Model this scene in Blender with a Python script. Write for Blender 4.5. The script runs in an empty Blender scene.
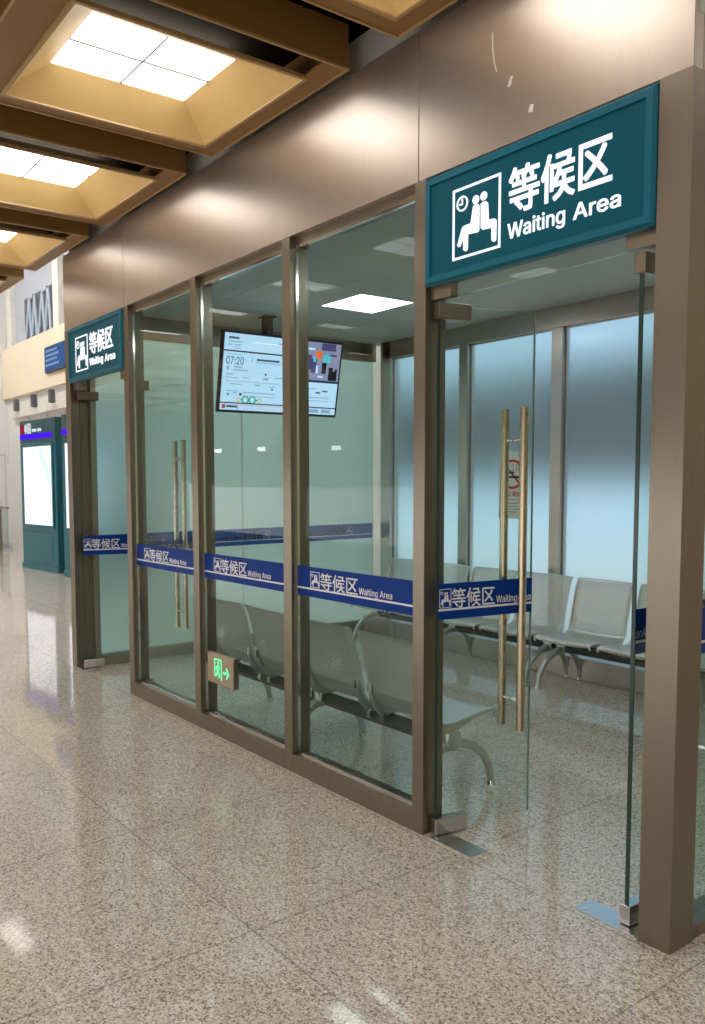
import bpy, bmesh, math, random
from mathutils import Vector, Matrix
random.seed(7)
SC = bpy.context.scene
COL = SC.collection
PI = math.pi

# ------------------------------------------------------------------ materials
MATS = {}
def new_mat(name):
    m = bpy.data.materials.new(name); m.use_nodes = True
    nt = m.node_tree; nt.nodes.clear()
    out = nt.nodes.new('ShaderNodeOutputMaterial')
    MATS[name] = m
    return m, nt, nt.nodes, nt.links, out

def coords(N, L, scale=(1, 1, 1), kind='Object'):
    tc = N.new('ShaderNodeTexCoord'); mp = N.new('ShaderNodeMapping')
    mp.inputs['Scale'].default_value = scale
    L.new(tc.outputs[kind], mp.inputs['Vector'])
    return mp.outputs['Vector']

def noise(N, L, vec, scale, detail=3, rough=.55):
    n = N.new('ShaderNodeTexNoise'); n.inputs['Scale'].default_value = scale
    n.inputs['Detail'].default_value = detail; n.inputs['Roughness'].default_value = rough
    L.new(vec, n.inputs['Vector'])
    return n.outputs['Fac']

def ramp(N, L, fac, stops):
    r = N.new('ShaderNodeValToRGB')
    el = r.color_ramp.elements
    while len(el) < len(stops): el.new(.5)
    for e, (p, c) in zip(el, stops):
        e.position = p; e.color = (*c, 1) if len(c) == 3 else c
    L.new(fac, r.inputs['Fac'])
    return r.outputs['Color']

def maprange(N, L, fac, a, b, c, d):
    n = N.new('ShaderNodeMapRange')
    for i, v in zip((1, 2, 3, 4), (a, b, c, d)): n.inputs[i].default_value = v
    L.new(fac, n.inputs[0])
    return n.outputs[0]

def paint(name, c, rough=.5, metal=0.0, var=.06, scale=6, spec=.5):
    m, nt, N, L, out = new_mat(name)
    b = N.new('ShaderNodeBsdfPrincipled')
    f = noise(N, L, coords(N, L), scale)
    lo = tuple(max(0, v * (1 - var)) for v in c); hi = tuple(min(1, v * (1 + var)) for v in c)
    L.new(ramp(N, L, f, [(.3, lo), (.7, hi)]), b.inputs['Base Color'])
    L.new(maprange(N, L, f, .3, .7, max(.02, rough * .9), min(1, rough * 1.1)), b.inputs['Roughness'])
    b.inputs['Metallic'].default_value = metal
    b.inputs['Specular IOR Level'].default_value = spec
    L.new(b.outputs[0], out.inputs['Surface'])
    return m

def emit(name, c, s):
    m, nt, N, L, out = new_mat(name)
    e = N.new('ShaderNodeEmission'); e.inputs['Strength'].default_value = s
    e.inputs['Color'].default_value = (*c, 1)
    L.new(e.outputs[0], out.inputs['Surface'])
    return m

def steel(name, c, r0, r1, streak=(60, 60, .6), metal=1.0):
    """brushed stainless: streaks along the axis with the small scale"""
    m, nt, N, L, out = new_mat(name)
    b = N.new('ShaderNodeBsdfPrincipled')
    v = coords(N, L, streak)
    f = noise(N, L, v, 1.0, 4, .6)
    g = noise(N, L, coords(N, L), .9, 2)
    lo = tuple(x * .965 for x in c); hi = tuple(min(1, x * 1.03) for x in c)
    L.new(ramp(N, L, f, [(.25, lo), (.7, hi)]), b.inputs['Base Color'])
    a = N.new('ShaderNodeMath'); a.operation = 'MULTIPLY_ADD'
    L.new(f, a.inputs[0]); a.inputs[1].default_value = (r1 - r0); a.inputs[2].default_value = r0 - (r1 - r0) * .25
    a2 = N.new('ShaderNodeMath'); a2.operation = 'MULTIPLY_ADD'
    L.new(g, a2.inputs[0]); a2.inputs[1].default_value = .06; L.new(a.outputs[0], a2.inputs[2])
    L.new(a2.outputs[0], b.inputs['Roughness'])
    b.inputs['Metallic'].default_value = metal
    L.new(b.outputs[0], out.inputs['Surface'])
    return m

def schlick(N, L, f0=.045):
    lw = N.new('ShaderNodeLayerWeight'); lw.inputs['Blend'].default_value = .5
    p = N.new('ShaderNodeMath'); p.operation = 'POWER'; p.inputs[1].default_value = 5
    L.new(lw.outputs['Facing'], p.inputs[0])
    a = N.new('ShaderNodeMath'); a.operation = 'MULTIPLY_ADD'
    L.new(p.outputs[0], a.inputs[0]); a.inputs[1].default_value = 1 - f0; a.inputs[2].default_value = f0
    return a.outputs[0]

def glass(name, tint, f0=.045):
    m, nt, N, L, out = new_mat(name)
    t = N.new('ShaderNodeBsdfTransparent'); t.inputs['Color'].default_value = (*tint, 1)
    g = N.new('ShaderNodeBsdfGlossy'); g.inputs['Roughness'].default_value = .005
    mx = N.new('ShaderNodeMixShader')
    L.new(schlick(N, L, f0), mx.inputs[0]); L.new(t.outputs[0], mx.inputs[1]); L.new(g.outputs[0], mx.inputs[2])
    L.new(mx.outputs[0], out.inputs['Surface'])
    return m

def frosted(name, tint, rough):
    m, nt, N, L, out = new_mat(name)
    r = N.new('ShaderNodeBsdfRefraction'); r.inputs['IOR'].default_value = 1.3
    r.inputs['Roughness'].default_value = rough; r.inputs['Color'].default_value = (*tint, 1)
    d = N.new('ShaderNodeBsdfTranslucent'); d.inputs['Color'].default_value = (tint[0] * .95, tint[1] * .95, tint[2] * .95, 1)
    df = N.new('ShaderNodeBsdfDiffuse'); df.inputs['Color'].default_value = (tint[0] * .8, tint[1] * .8, tint[2] * .8, 1)
    g = N.new('ShaderNodeBsdfGlossy'); g.inputs['Roughness'].default_value = .12
    m1 = N.new('ShaderNodeMixShader'); m1.inputs[0].default_value = .06
    L.new(r.outputs[0], m1.inputs[1]); L.new(d.outputs[0], m1.inputs[2])
    m3 = N.new('ShaderNodeMixShader'); m3.inputs[0].default_value = .10
    L.new(m1.outputs[0], m3.inputs[1]); L.new(df.outputs[0], m3.inputs[2])
    m2 = N.new('ShaderNodeMixShader')
    L.new(schlick(N, L, .02), m2.inputs[0]); L.new(m3.outputs[0], m2.inputs[1]); L.new(g.outputs[0], m2.inputs[2])
    L.new(m2.outputs[0], out.inputs['Surface'])
    return m

def granite(name):
    m, nt, N, L, out = new_mat(name)
    b = N.new('ShaderNodeBsdfPrincipled')
    v = coords(N, L)
    f1 = noise(N, L, v, 30, 3, .6)
    f3 = noise(N, L, v, .8, 2, .5)
    def grains(scale, stops):
        vo = N.new('ShaderNodeTexVoronoi'); vo.inputs['Scale'].default_value = scale; vo.inputs['Randomness'].default_value = 1
        L.new(v, vo.inputs['Vector'])
        sp = N.new('ShaderNodeSeparateColor'); L.new(vo.outputs['Color'], sp.inputs[0])
        r = ramp(N, L, sp.outputs[0], stops)
        r.node.color_ramp.interpolation = 'CONSTANT'
        return r
    g1 = grains(150, [(0, (.27, .23, .19)), (.10, (.41, .36, .30)), (.26, (.56, .50, .43)), (.54, (.64, .58, .505)), (.82, (.75, .70, .63))])
    g2 = grains(225, [(0, (.62, .58, .55)), (.12, (.90, .88, .86)), (.35, (1, 1, 1)), (.8, (1, 1, 1))])
    mul = N.new('ShaderNodeMix'); mul.data_type = 'RGBA'; mul.blend_type = 'MULTIPLY'; mul.inputs[0].default_value = 1
    L.new(g1, mul.inputs[6]); L.new(g2, mul.inputs[7])
    tone = ramp(N, L, f3, [(.3, (.93, .93, .93)), (.7, (1.0, 1.0, 1.0))])
    mul2 = N.new('ShaderNodeMix'); mul2.data_type = 'RGBA'; mul2.blend_type = 'MULTIPLY'; mul2.inputs[0].default_value = 1
    L.new(mul.outputs[2], mul2.inputs[6]); L.new(tone, mul2.inputs[7])
    # tile joints, a metre apart
    bt = N.new('ShaderNodeTexBrick'); bt.offset = 0; bt.squash = 1
    bt.inputs['Scale'].default_value = 1; bt.inputs['Brick Width'].default_value = 1.0; bt.inputs['Row Height'].default_value = 1.0
    bt.inputs['Mortar Size'].default_value = .0034; bt.inputs['Mortar Smooth'].default_value = .2
    mp = N.new('ShaderNodeMapping'); mp.inputs['Location'].default_value = (.92, .02, 0)
    tc = N.new('ShaderNodeTexCoord'); L.new(tc.outputs['Object'], mp.inputs['Vector']); L.new(mp.outputs[0], bt.inputs['Vector'])
    mj = N.new('ShaderNodeMix'); mj.data_type = 'RGBA'
    jf = N.new('ShaderNodeMath'); jf.operation = 'MULTIPLY'; jf.inputs[1].default_value = .5
    L.new(bt.outputs['Fac'], jf.inputs[0])
    L.new(jf.outputs[0], mj.inputs[0]); L.new(mul2.outputs[2], mj.inputs[6]); mj.inputs[7].default_value = (.10, .075, .055, 1)
    L.new(mj.outputs[2], b.inputs['Base Color'])
    L.new(maprange(N, L, f1, .3, .7, .085, .05), b.inputs['Roughness'])
    b.inputs['Specular IOR Level'].default_value = .5
    L.new(b.outputs[0], out.inputs['Surface'])
    return m

def perforated(name, c):
    """slotted sheet steel, slots in the mesh's own UVs (metres)"""
    m, nt, N, L, out = new_mat(name)
    b = N.new('ShaderNodeBsdfPrincipled'); b.inputs['Metallic'].default_value = .55
    b.inputs['Roughness'].default_value = .33
    f = noise(N, L, coords(N, L), 3, 2)
    L.new(ramp(N, L, f, [(.3, tuple(x * .93 for x in c)), (.7, c)]), b.inputs['Base Color'])
    bt = N.new('ShaderNodeTexBrick'); bt.inputs['Scale'].default_value = 1
    bt.inputs['Brick Width'].default_value = .036; bt.inputs['Row Height'].default_value = .0125
    bt.inputs['Mortar Size'].default_value = .0043; bt.inputs['Mortar Smooth'].default_value = .1
    v = coords(N, L, (1, 1, 1), 'UV'); L.new(v, bt.inputs['Vector'])
    # keep a solid border: UV.x stored 0..0.5, V along the profile
    sx = N.new('ShaderNodeSeparateXYZ'); L.new(v, sx.inputs[0])
    ax = N.new('ShaderNodeMath'); ax.operation = 'SUBTRACT'; L.new(sx.outputs[0], ax.inputs[0]); ax.inputs[1].default_value = .25
    ab = N.new('ShaderNodeMath'); ab.operation = 'ABSOLUTE'; L.new(ax.outputs[0], ab.inputs[0])
    lt = N.new('ShaderNodeMath'); lt.operation = 'LESS_THAN'; L.new(ab.outputs[0], lt.inputs[0]); lt.inputs[1].default_value = .205
    inv = N.new('ShaderNodeMath'); inv.operation = 'SUBTRACT'; inv.inputs[0].default_value = 1; L.new(bt.outputs['Fac'], inv.inputs[1])
    mu = N.new('ShaderNodeMath'); mu.operation = 'MULTIPLY'; L.new(inv.outputs[0], mu.inputs[0]); L.new(lt.outputs[0], mu.inputs[1])
    tr = N.new('ShaderNodeBsdfTransparent')
    mx = N.new('ShaderNodeMixShader')
    L.new(mu.outputs[0], mx.inputs[0]); L.new(b.outputs[0], mx.inputs[1]); L.new(tr.outputs[0], mx.inputs[2])
    L.new(mx.outputs[0], out.inputs['Surface'])
    return m

M = dict(
    floor=granite('granite'),
    fascia=steel('fascia_steel', (.485, .412, .36), .27, .31, (26, 26, .25), .70),
    steel=steel('frame_steel', (.245, .212, .172), .24, .34, (45, 45, .5), .85),
    steel_dark=steel('back_steel', (.44, .40, .36), .25, .38, (70, 70, .7)),
    plate=steel('plate_steel', (.60, .60, .62), .18, .30, (8, 90, 8)),
    chrome=paint('chrome', (.78, .79, .80), .12, 1, .03),
    brass=paint('handle_steel', (.56, .475, .35), .26, 1, .02, 1.5),
    alu=paint('cast_aluminium', (.56, .59, .57), .33, .75, .06, 10),
    rail=paint('rail_grey', (.60, .62, .61), .34, .7, .04, 10),
    perf=perforated('slotted_steel', (.66, .65, .62)),
    beam=paint('beam_grey', (.10, .105, .10), .4, .4),
    black=paint('black_plastic', (.012, .012, .014), .35),
    glass=glass('clear_glass', (.86, .925, .91), .012),
    door_glass=glass('door_glass', (.93, .965, .95), .016),
    glass_rim=paint('glass_rim', (.55, .68, .65), .45),
    glass_edge=paint('glass_edge', (.02, .05, .045), .2),
    frost=frosted('frosted_glass', (.84, .93, .95), .40),
    frost_end=frosted('frosted_end_glass', (.78, .95, .96), .45),
    teal=paint('teal_paint', (.003, .135, .215), .38, 0, .04, 6, .25),
    teal_face=paint('teal_face', (.002, .100, .155), .40, 0, .03, 6, .12),
    kiosk=paint('kiosk_teal', (.008, .12, .17), .35, 0, .04),
    kiosk_dark=paint('kiosk_header', (.015, .075, .09), .35),
    signwhite=emit('sign_white', (.93, .93, 1.0), 1.15),
    blue=paint('blue_film', (.002, .04, .26), .45, 0, .05, 6, .15),
    blue_lit=paint('blue_film_lit', (.006, .11, .42), .45, 0, .05, 6, .15),  # same blue film, brightened for light shining through the end wall
    film_white=paint('film_white', (.80, .82, .86), .5),
    bronze=paint('bronze_panel_shaded', (.29, .15, .04), .45, .0, .05, 3),  # coffer bronze darkened for the shaded skirt and soffit
    gold=paint('bronze_funnel_lit', (.92, .64, .27), .5, 0, .03, 3),  # same bronze, its colour brightened for the panel light in the funnel
    trim=paint('bronze_trim', (.50, .33, .15), .4, .2),
    light=emit('light_panel', (1.0, .975, .94), 4.8),
    light_in=emit('interior_panel', (.95, 1.0, .97), 5.5),
    lightframe=paint('light_frame', (.30, .29, .27), .6),
    white=paint('white_wall', (.72, .71, .70), .6, 0, .03, 1),
    grey=paint('grey_wall', (.56, .56, .58), .6, 0, .03, 1),
    greyglass=paint('grey_wall_panel', (.42, .44, .49), .35, 0, .04, 1),
    inceil=paint('interior_ceiling', (.52, .53, .50), .6, 0, .03, 1),
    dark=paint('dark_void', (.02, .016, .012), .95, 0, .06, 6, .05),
    beige=paint('beige_cladding', (.78, .66, .49), .5, 0, .03, 1),
    column=paint('column_white', (.72, .69, .63), .5),
    strut=paint('strut_blue', (.36, .42, .52), .4),
    recess=paint('recess_grey', (.09, .095, .11), .6),
    dim=paint('warm_wall', (.36, .30, .24), .6),
    outside=paint('platform_paving', (.47, .50, .50), .4, 0, .03, 1),
    backdrop=paint('backdrop_slate', (.035, .065, .085), .6),
    screenblue=emit('screen_pale', (.52, .74, .98), .95),
    screendark=paint('screen_dark_line', (.012, .05, .12), .3),
    scr_ink=emit('screen_ink', (.13, .22, .36), .5),
    scr_soft=emit('screen_soft', (.34, .50, .70), .75),
    scr_pink=emit('screen_pink', (.80, .60, .72), .8),
    scr_green=emit('screen_green', (.02, .42, .22), .8),
    scr_yellow=emit('screen_yellow', (.75, .66, .25), .8),
    scr_lilac=emit('screen_lilac', (.42, .42, .66), .6),
    scr_purple=emit('screen_purple', (.16, .12, .34), .5),
    scr_orange=emit('screen_orange', (.95, .16, .03), .9),
    scr_cyan=emit('screen_cyan', (.10, .62, .72), .8),
    scr_red=emit('screen_red', (.75, .10, .12), .7),
    mapwhite=emit('map_white', (.90, .92, 1.0), 1.05),
    mapblue=emit('map_blue', (.66, .84, .96), .95),
    led=emit('led_violet', (.06, .012, .85), 1.0),
    logo_red=emit('logo_red', (.45, .03, .05), .5),
    logo_white=emit('logo_white', (.75, .8, .85), .8),
    exitgreen=emit('exit_green', (.18, .95, .42), 1.0),
    exit_plate=steel('exit_plate', (.45, .37, .28), .3, .4, (60, 60, .7)),
    paper=paint('sticker_paper', (.80, .80, .72), .5),
    red=paint('sticker_red', (.60, .02, .03), .5),
    grey_ink=paint('sticker_ink', (.35, .36, .36), .6),
    blueboard=emit('board_blue', (.055, .12, .30), .8),
    blueboard_line=emit('board_line', (.22, .34, .55), .8),
    lamp=emit('wall_lamp', (1, .97, .92), 14.0),
    atrium=emit('atrium_lamp', (1, .95, .88), 4.0),
    atrium_fill=emit('atrium_fill_lamp', (1, .98, .95), 26.0),
    yellow=paint('yellow_band', (.62, .55, .10), .5),
)

# ------------------------------------------------------------------ mesh helpers
class MB:
    def __init__(s): s.bm = bmesh.new(); s.uv = None
    def _add(s, fn):
        fn(s.bm); return s
    def box(s, x0, x1, y0, y1, z0, z1, bev=0, mat=None):
        b = bmesh.new()
        bmesh.ops.create_cube(b, size=1)
        for v in b.verts:
            v.co = Vector(((x0 + x1) / 2 + v.co.x * (x1 - x0), (y0 + y1) / 2 + v.co.y * (y1 - y0), (z0 + z1) / 2 + v.co.z * (z1 - z0)))
        if bev:
            bmesh.ops.bevel(b, geom=b.edges[:], offset=bev, segments=2, affect='EDGES', profile=.5)
        if mat is not None: bmesh.ops.transform(b, matrix=mat, verts=b.verts[:])
        return s.merge(b)
    def merge(s, b):
        me = bpy.data.meshes.new('tmp'); b.to_mesh(me); b.free()
        s.bm.from_mesh(me); bpy.data.meshes.remove(me)
        return s
    def cyl(s, p, q, r, r2=None, seg=16):
        p = Vector(p); q = Vector(q); d = q - p
        b = bmesh.new()
        bmesh.ops.create_cone(b, cap_ends=True, segments=seg, radius1=r, radius2=r if r2 is None else r2, depth=d.length)
        mat = Matrix.Translation((p + q) / 2) @ d.to_track_quat('Z', 'Y').to_matrix().to_4x4()
        bmesh.ops.transform(b, matrix=mat, verts=b.verts[:])
        return s.merge(b)
    def sphere(s, c, r, sc=(1, 1, 1)):
        b = bmesh.new(); bmesh.ops.create_uvsphere(b, u_segments=16, v_segments=10, radius=r)
        for v in b.verts: v.co = Vector((c[0] + v.co.x * sc[0], c[1] + v.co.y * sc[1], c[2] + v.co.z * sc[2]))
        return s.merge(b)
    def sweep(s, path, widths, heights, side=Vector((1, 0, 0)), seg=10):
        """tapered rounded tube along a path lying across `side`"""
        P = [Vector(p) for p in path]; n = len(P); rings = []
        for i, p in enumerate(P):
            t = (P[min(i + 1, n - 1)] - P[max(i - 1, 0)]).normalized()
            up = t.cross(side).normalized()
            ring = []
            for k in range(seg):
                a = 2 * PI * k / seg
                ca, sa = math.cos(a), math.sin(a)
                e = lambda u: math.copysign(abs(u) ** .7, u)
                ring.append(s.bm.verts.new(p + side * (e(ca) * widths[i] / 2) + up * (e(sa) * heights[i] / 2)))
            rings.append(ring)
        for a, b in zip(rings, rings[1:]):
            for k in range(seg):
                s.bm.faces.new((a[k], a[(k + 1) % seg], b[(k + 1) % seg], b[k]))
        s.bm.faces.new(rings[0][::-1]); s.bm.faces.new(rings[-1])
        return s
    def prism(s, pts, y0, y1):
        """polygon in x,z extruded from y0 to y1"""
        b = bmesh.new()
        vs = [b.verts.new((x, y0, z)) for x, z in pts]
        f = b.faces.new(vs)
        r = bmesh.ops.extrude_face_region(b, geom=[f])
        for v in [g for g in r['geom'] if isinstance(g, bmesh.types.BMVert)]: v.co.y = y1
        bmesh.ops.recalc_face_normals(b, faces=b.faces[:])
        return s.merge(b)
    def ring(s, cx, cz, r0, r1, y0, y1, seg=28):
        b = bmesh.new(); rows = []
        for k in range(seg):
            a = 2 * PI * k / seg; c, sn = math.cos(a), math.sin(a)
            rows.append([b.verts.new((cx + c * r, y, cz + sn * r)) for r, y in ((r0, y0), (r1, y0), (r1, y1), (r0, y1))])
        for k in range(seg):
            A, B = rows[k], rows[(k + 1) % seg]
            for j in range(4): b.faces.new((A[j], A[(j + 1) % 4], B[(j + 1) % 4], B[j]))
        bmesh.ops.recalc_face_normals(b, faces=b.faces[:])
        return s.merge(b)
    def disc(s, cx, cz, r, y0, y1, seg=24):
        return s.prism([(cx + r * math.cos(2 * PI * k / seg), cz + r * math.sin(2 * PI * k / seg)) for k in range(seg)], y0, y1)
    def frame(s, x0, x1, z0, z1, t, y0, y1):
        s.box(x0, x1, y0, y1, z0, z0 + t); s.box(x0, x1, y0, y1, z1 - t, z1)
        s.box(x0, x0 + t, y0, y1, z0 + t, z1 - t); s.box(x1 - t, x1, y0, y1, z0 + t, z1 - t)
        return s
    def xf(s, mat):
        bmesh.ops.transform(s.bm, matrix=mat, verts=s.bm.verts[:]); return s
    def build(s, name, mat, parent=None, smooth=False, label=None, loc=None):
        me = bpy.data.meshes.new(name)
        bmesh.ops.recalc_face_normals(s.bm, faces=s.bm.faces[:])
        s.bm.to_mesh(me); s.bm.free()
        me.materials.append(mat)
        if smooth:
            for p in me.polygons: p.use_smooth = True
            me.set_sharp_from_angle(angle=math.radians(40))
        o = bpy.data.objects.new(name, me); COL.objects.link(o)
        if parent: o.parent = parent
        if label: o['label'] = label
        if loc: o.location = loc
        return o

def _font():
    """the clean sans that ships with Blender, else Blender's default face"""
    import os
    try:
        p = os.path.join(bpy.utils.system_resource('DATAFILES'), 'fonts', 'Inter.woff2')
        return bpy.data.fonts.load(p)
    except Exception:
        return None
LATIN = _font()
def text_bm(txt, width, height_cap, bold=0.0, x=0, z=0, y0=-.002, y1=0.0, spacing=1.0):
    """letters standing in the x,z plane facing -y; scaled to `width` and `height_cap`, lower left corner at x,z.
    bold: extra stroke weight as a share of the letter size, made by overlaying shifted copies"""
    cu = bpy.data.curves.new('lettering', 'FONT'); cu.body = txt; cu.size = 1; cu.extrude = .01
    if LATIN is not None and txt.isascii(): cu.font = LATIN
    cu.space_character = spacing; cu.resolution_u = 3
    ob = bpy.data.objects.new('lettering', cu); COL.objects.link(ob)
    dg = bpy.context.evaluated_depsgraph_get()
    me = bpy.data.meshes.new_from_object(ob.evaluated_get(dg))
    bpy.data.objects.remove(ob); bpy.data.curves.remove(cu)
    xs = [v.co.x for v in me.vertices]; ys = [v.co.y for v in me.vertices]; zs = [v.co.z for v in me.vertices]
    x0, x1, a0, a1, d0, d1 = min(xs), max(xs), min(ys), max(ys), min(zs), max(zs)
    sx = width / (x1 - x0)
    sz = sx if height_cap is None else height_cap / (a1 - a0)
    out = bmesh.new()
    sh = [(0, 0)] if bold <= 0 else [(-bold, -bold), (bold, -bold), (bold, bold), (-bold, bold)]
    for i, (dx, dz) in enumerate(sh):
        n0 = len(out.verts); out.from_mesh(me); out.verts.ensure_lookup_table()
        for v in out.verts[n0:]:
            c = v.co
            v.co = Vector((x + (c.x + dx - x0) * sx, y1 + (y0 - .00004 * i - y1) * (c.z - d0) / (d1 - d0), z + (c.y + dz - a0) * sz))
    bpy.data.meshes.remove(me)
    return out

def picto(mb, x, z, w, h, y0, y1, line=.014):
    """two people sitting back to back under a clock, in a rounded square"""
    def P(px, py):
        u = (px - 47) / 170.0; top = 262 - 65 * u; bot = 517 - 50 * u
        return (x + u * w, z + h * (1 - (py - top) / (bot - top)))
    t = line * w / .24
    mb.frame(x, x + w, z, z + h, t, y0, y1)
    a = [(122, 316), (128, 309), (141, 309), (144, 316), (144, 404), (138, 411), (104, 418), (103, 474), (96, 480), (88, 476), (87, 432), (76, 462), (69, 465), (65, 459), (82, 396), (88, 388), (113, 378), (118, 345)]
    b = [(149, 308), (156, 302), (168, 299), (174, 306), (177, 366), (198, 362), (204, 369), (203, 440), (196, 447), (188, 442), (187, 396), (156, 402), (150, 396)]
    mb.prism([P(*q) for q in a], y0, y1); mb.prism([P(*q) for q in b], y0, y1)
    for c in ((131, 293), (159, 280)):
        cx, cz = P(*c); mb.disc(cx, cz, .068 * w, y0, y1, 16)
    cx, cz = P(82, 307)
    mb.ring(cx, cz, .095 * w, .122 * w, y0, y1, 20)
    mb.box(cx - .012 * w, cx + .012 * w, y0, y1, cz - .01 * w, cz + .075 * w)
    mb.box(cx - .06 * w, cx + .012 * w, y0, y1, cz - .02 * w, cz + .006 * w)

def thing(name, label, cat, loc=(0, 0, 0), rz=0, group=None):
    o = bpy.data.objects.new(name, None); COL.objects.link(o)
    o.location = loc; o.rotation_euler = (0, 0, rz); o.empty_display_size = .1
    o['label'] = label; o['category'] = cat
    if group: o['group'] = group
    return o
def tag(o, label, cat, group=None):
    o['label'] = label; o['category'] = cat
    if group: o['group'] = group
    return o
def struct(o, label=None):
    o['kind'] = 'structure'
    o['category'] = o.name.split('_')[0].split('.')[0]
    if label: o['label'] = label
    return o
def structure(name, label, loc=(0, 0, 0)):
    o = bpy.data.objects.new(name, None); COL.objects.link(o); o.location = loc; o.empty_display_size = .1
    return struct(o, label)
def kids(o): return [c for c in bpy.data.objects if c.parent == o]
def copy_tree(o, parent=None):
    c = o.copy(); COL.objects.link(c); c.parent = parent
    for ch in kids(o): copy_tree(ch, c)
    return c

# ------------------------------------------------------------------ setting: floors, hall shell
ZF, ZT = 2.795, 3.40           # fascia bottom / top
struct(MB().box(-19.5, 6, -8.2, 3.42, -.2, 0).build('floor', M['floor']), 'polished speckled beige granite floor of the hall and the waiting room')
struct(MB().box(-19.5, -5.2, 3.42, 4.0, -.2, 0).build('floor', M['floor']), 'strip of granite floor along the far wall')
struct(MB().box(-25, 6, 4.01, 14, -.2, -.01).box(-5.2, 6, 3.42, 4.0, -.2, -.01).build('floor', M['outside']), 'pale paving outside behind the frosted back wall')
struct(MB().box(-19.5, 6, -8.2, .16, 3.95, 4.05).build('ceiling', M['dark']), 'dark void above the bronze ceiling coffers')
struct(MB().box(-5.25, 0, .02, 3.40, 2.958, 3.02).build('ceiling', M['inceil']), 'flat pale ceiling inside the waiting room')
struct(MB().box(-19.5, 6, -8.3, -8.2, 0, .25).box(-19.5, 6, -8.3, -8.2, 1.5, 4).build('wall_front', M['dim']), 'far brown wall of the hall behind the camera')  # gap between the two strips is added to let in fill daylight
struct(MB().box(6, 6.1, -8.2, 3.5, 0, 4).build('wall_right', M['beige']), 'hall wall to the right of the waiting room')
struct(MB().box(.02, 6, 3.42, 3.5, 0, 4).build('wall_back', M['beige']), 'beige hall wall beyond the right side of the waiting room')
struct(MB().box(.02, 6, .16, 3.42, 3.9, 4).build('ceiling', M['white']), 'plain ceiling beside the waiting room')
st = thing('ceiling_panel_light', 'unseen fill light added over the passage beside the right side wall', 'ceiling light', (2.2, 1.8, 3.9))  # lamp added out of view to brighten the corner post's side face
MB().frame(-.62, .62, -.62, .62, .02, -.01, .02).xf(Matrix.Rotation(PI / 2, 4, 'X')).build('frame', M['lightframe'], st)
MB().box(-.60, .60, -.60, .60, -.006, -.001).build('diffuser', M['light'], st)
# strip above the steel fascia
struct(MB().box(-5.33, 0, .05, .09, ZT - .05, 3.58).build('trim_1', M['grey']), 'grey strip between the steel fascia and the ceiling coffers')
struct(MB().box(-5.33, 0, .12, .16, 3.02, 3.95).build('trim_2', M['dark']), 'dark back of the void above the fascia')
# atrium beyond the room
struct(MB().box(-19.5, -5.3, .0, .08, 3.66, 7.2).build('wall_atrium_front', M['white']), 'white bulkhead above the coffers')
struct(MB().box(-5.3, -5.22, .08, 3.5, 3.02, 7.2).build('wall_atrium_right', M['white']), 'white wall above the waiting room end')
struct(MB().box(-19.5, -5.3, 0, 4.0, 7.2, 7.3).build('ceiling', M['white']), 'high white ceiling of the bright end of the hall')
lw = structure('wall_left', 'pale grey wall at the far left end of the hall', (-18.6, 0, 0))
MB().box(-.1, 0, -8.2, 4, 0, 7.2).build('wall_surface', M['white'], lw)
MB().box(0, .03, 2.0, 4, 0, .12).build('baseboard', M['grey'], lw)
dr = structure('door_1', 'plain pale grey door in the far left wall', (-18.6, 2.75, 0))
MB().box(0, .03, -.55, .62, .1, 2.2, .004).build('door_leaf', M['white'], dr)
MB().box(0, .02, .62, .66, .1, 2.24).box(0, .02, -.6, -.55, .1, 2.24).box(0, .02, -.6, .66, 2.2, 2.24).build('door_frame', M['grey'], dr)
MB().cyl((.03, .5, 1.1), (.08, .5, 1.1), .012).box(.07, .085, .38, .51, 1.09, 1.11, .003).build('door_handle', M['chrome'], dr)

# far wall of the bright end: lower wall, bridge cladding, upper glazing
fw = structure('wall_back', 'wall with beige cladding band at the bright far end of the hall', (0, 3.5, 0))
MB().box(-18.6, -5.22, 0, .1, 0, 3.6).build('lower_wall', M['white'], fw)
MB().box(-18.6, -5.22, .1, .2, 4.6, 7.2).build('upper_panel', M['greyglass'], fw)
MB().box(-18.6, -5.22, -.10, .2, 3.50, 4.66, .01).build('cladding_band', M['beige'], fw)
for x in (-18.3, -15.17, -12.0, -9.0):
    MB().box(x - .16, x + .16, -.02, .2, 4.66, 7.2, .01).build('column', M['column'], fw)
MB().box(-17.35, -15.45, .06, .101, 4.62, 5.62).build('window_recess', M['recess'], fw)
for x in (-17.2, -16.35):
    m = MB()
    for (xa, za, xb, zb) in ((0, 4.62, .30, 5.55), (.30, 5.55, .42, 4.62), (.42, 4.62, .66, 5.55), (.30, 5.55, .60, 5.58), (.66, 5.55, .78, 4.7)):
        m.cyl((x + xa, .03, za), (x + xb, .03, zb), .036, seg=10)
    m.build('truss', M['strut'], fw)
MB().box(-18.0, -10, -.12, 0, 3.02, 3.34, .01).build('conduit_box', M['column'], fw)
for x in (-17.4, -16.2, -15.1, -14.0):
    MB().box(x - .07, x + .07, -.22, -.12, 3.16, 3.42, .01).build('bracket', M['recess'], fw)
    MB().box(x + .32, x + .40, -.03, 0, 2.2, 3.0).build('panel_joint', M['grey'], fw)

bd = thing('information_screen', 'dark blue information screen on the beige band above the kiosks', 'screen', (-14.95, 3.34, 3.78))
MB().box(-.55, .75, 0, .06, 0, .52, .008).build('housing', M['black'], bd)
m = MB().box(-.51, .71, -.006, 0, .03, .49); m.build('display', M['blueboard'], bd)
m = MB()
for k, z in enumerate((.40, .31, .22, .12)): m.box(-.46, .2 + .1 * (k % 2), -.010, -.006, z, z + .045)
m.build('display_text', M['blueboard_line'], bd)

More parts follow.
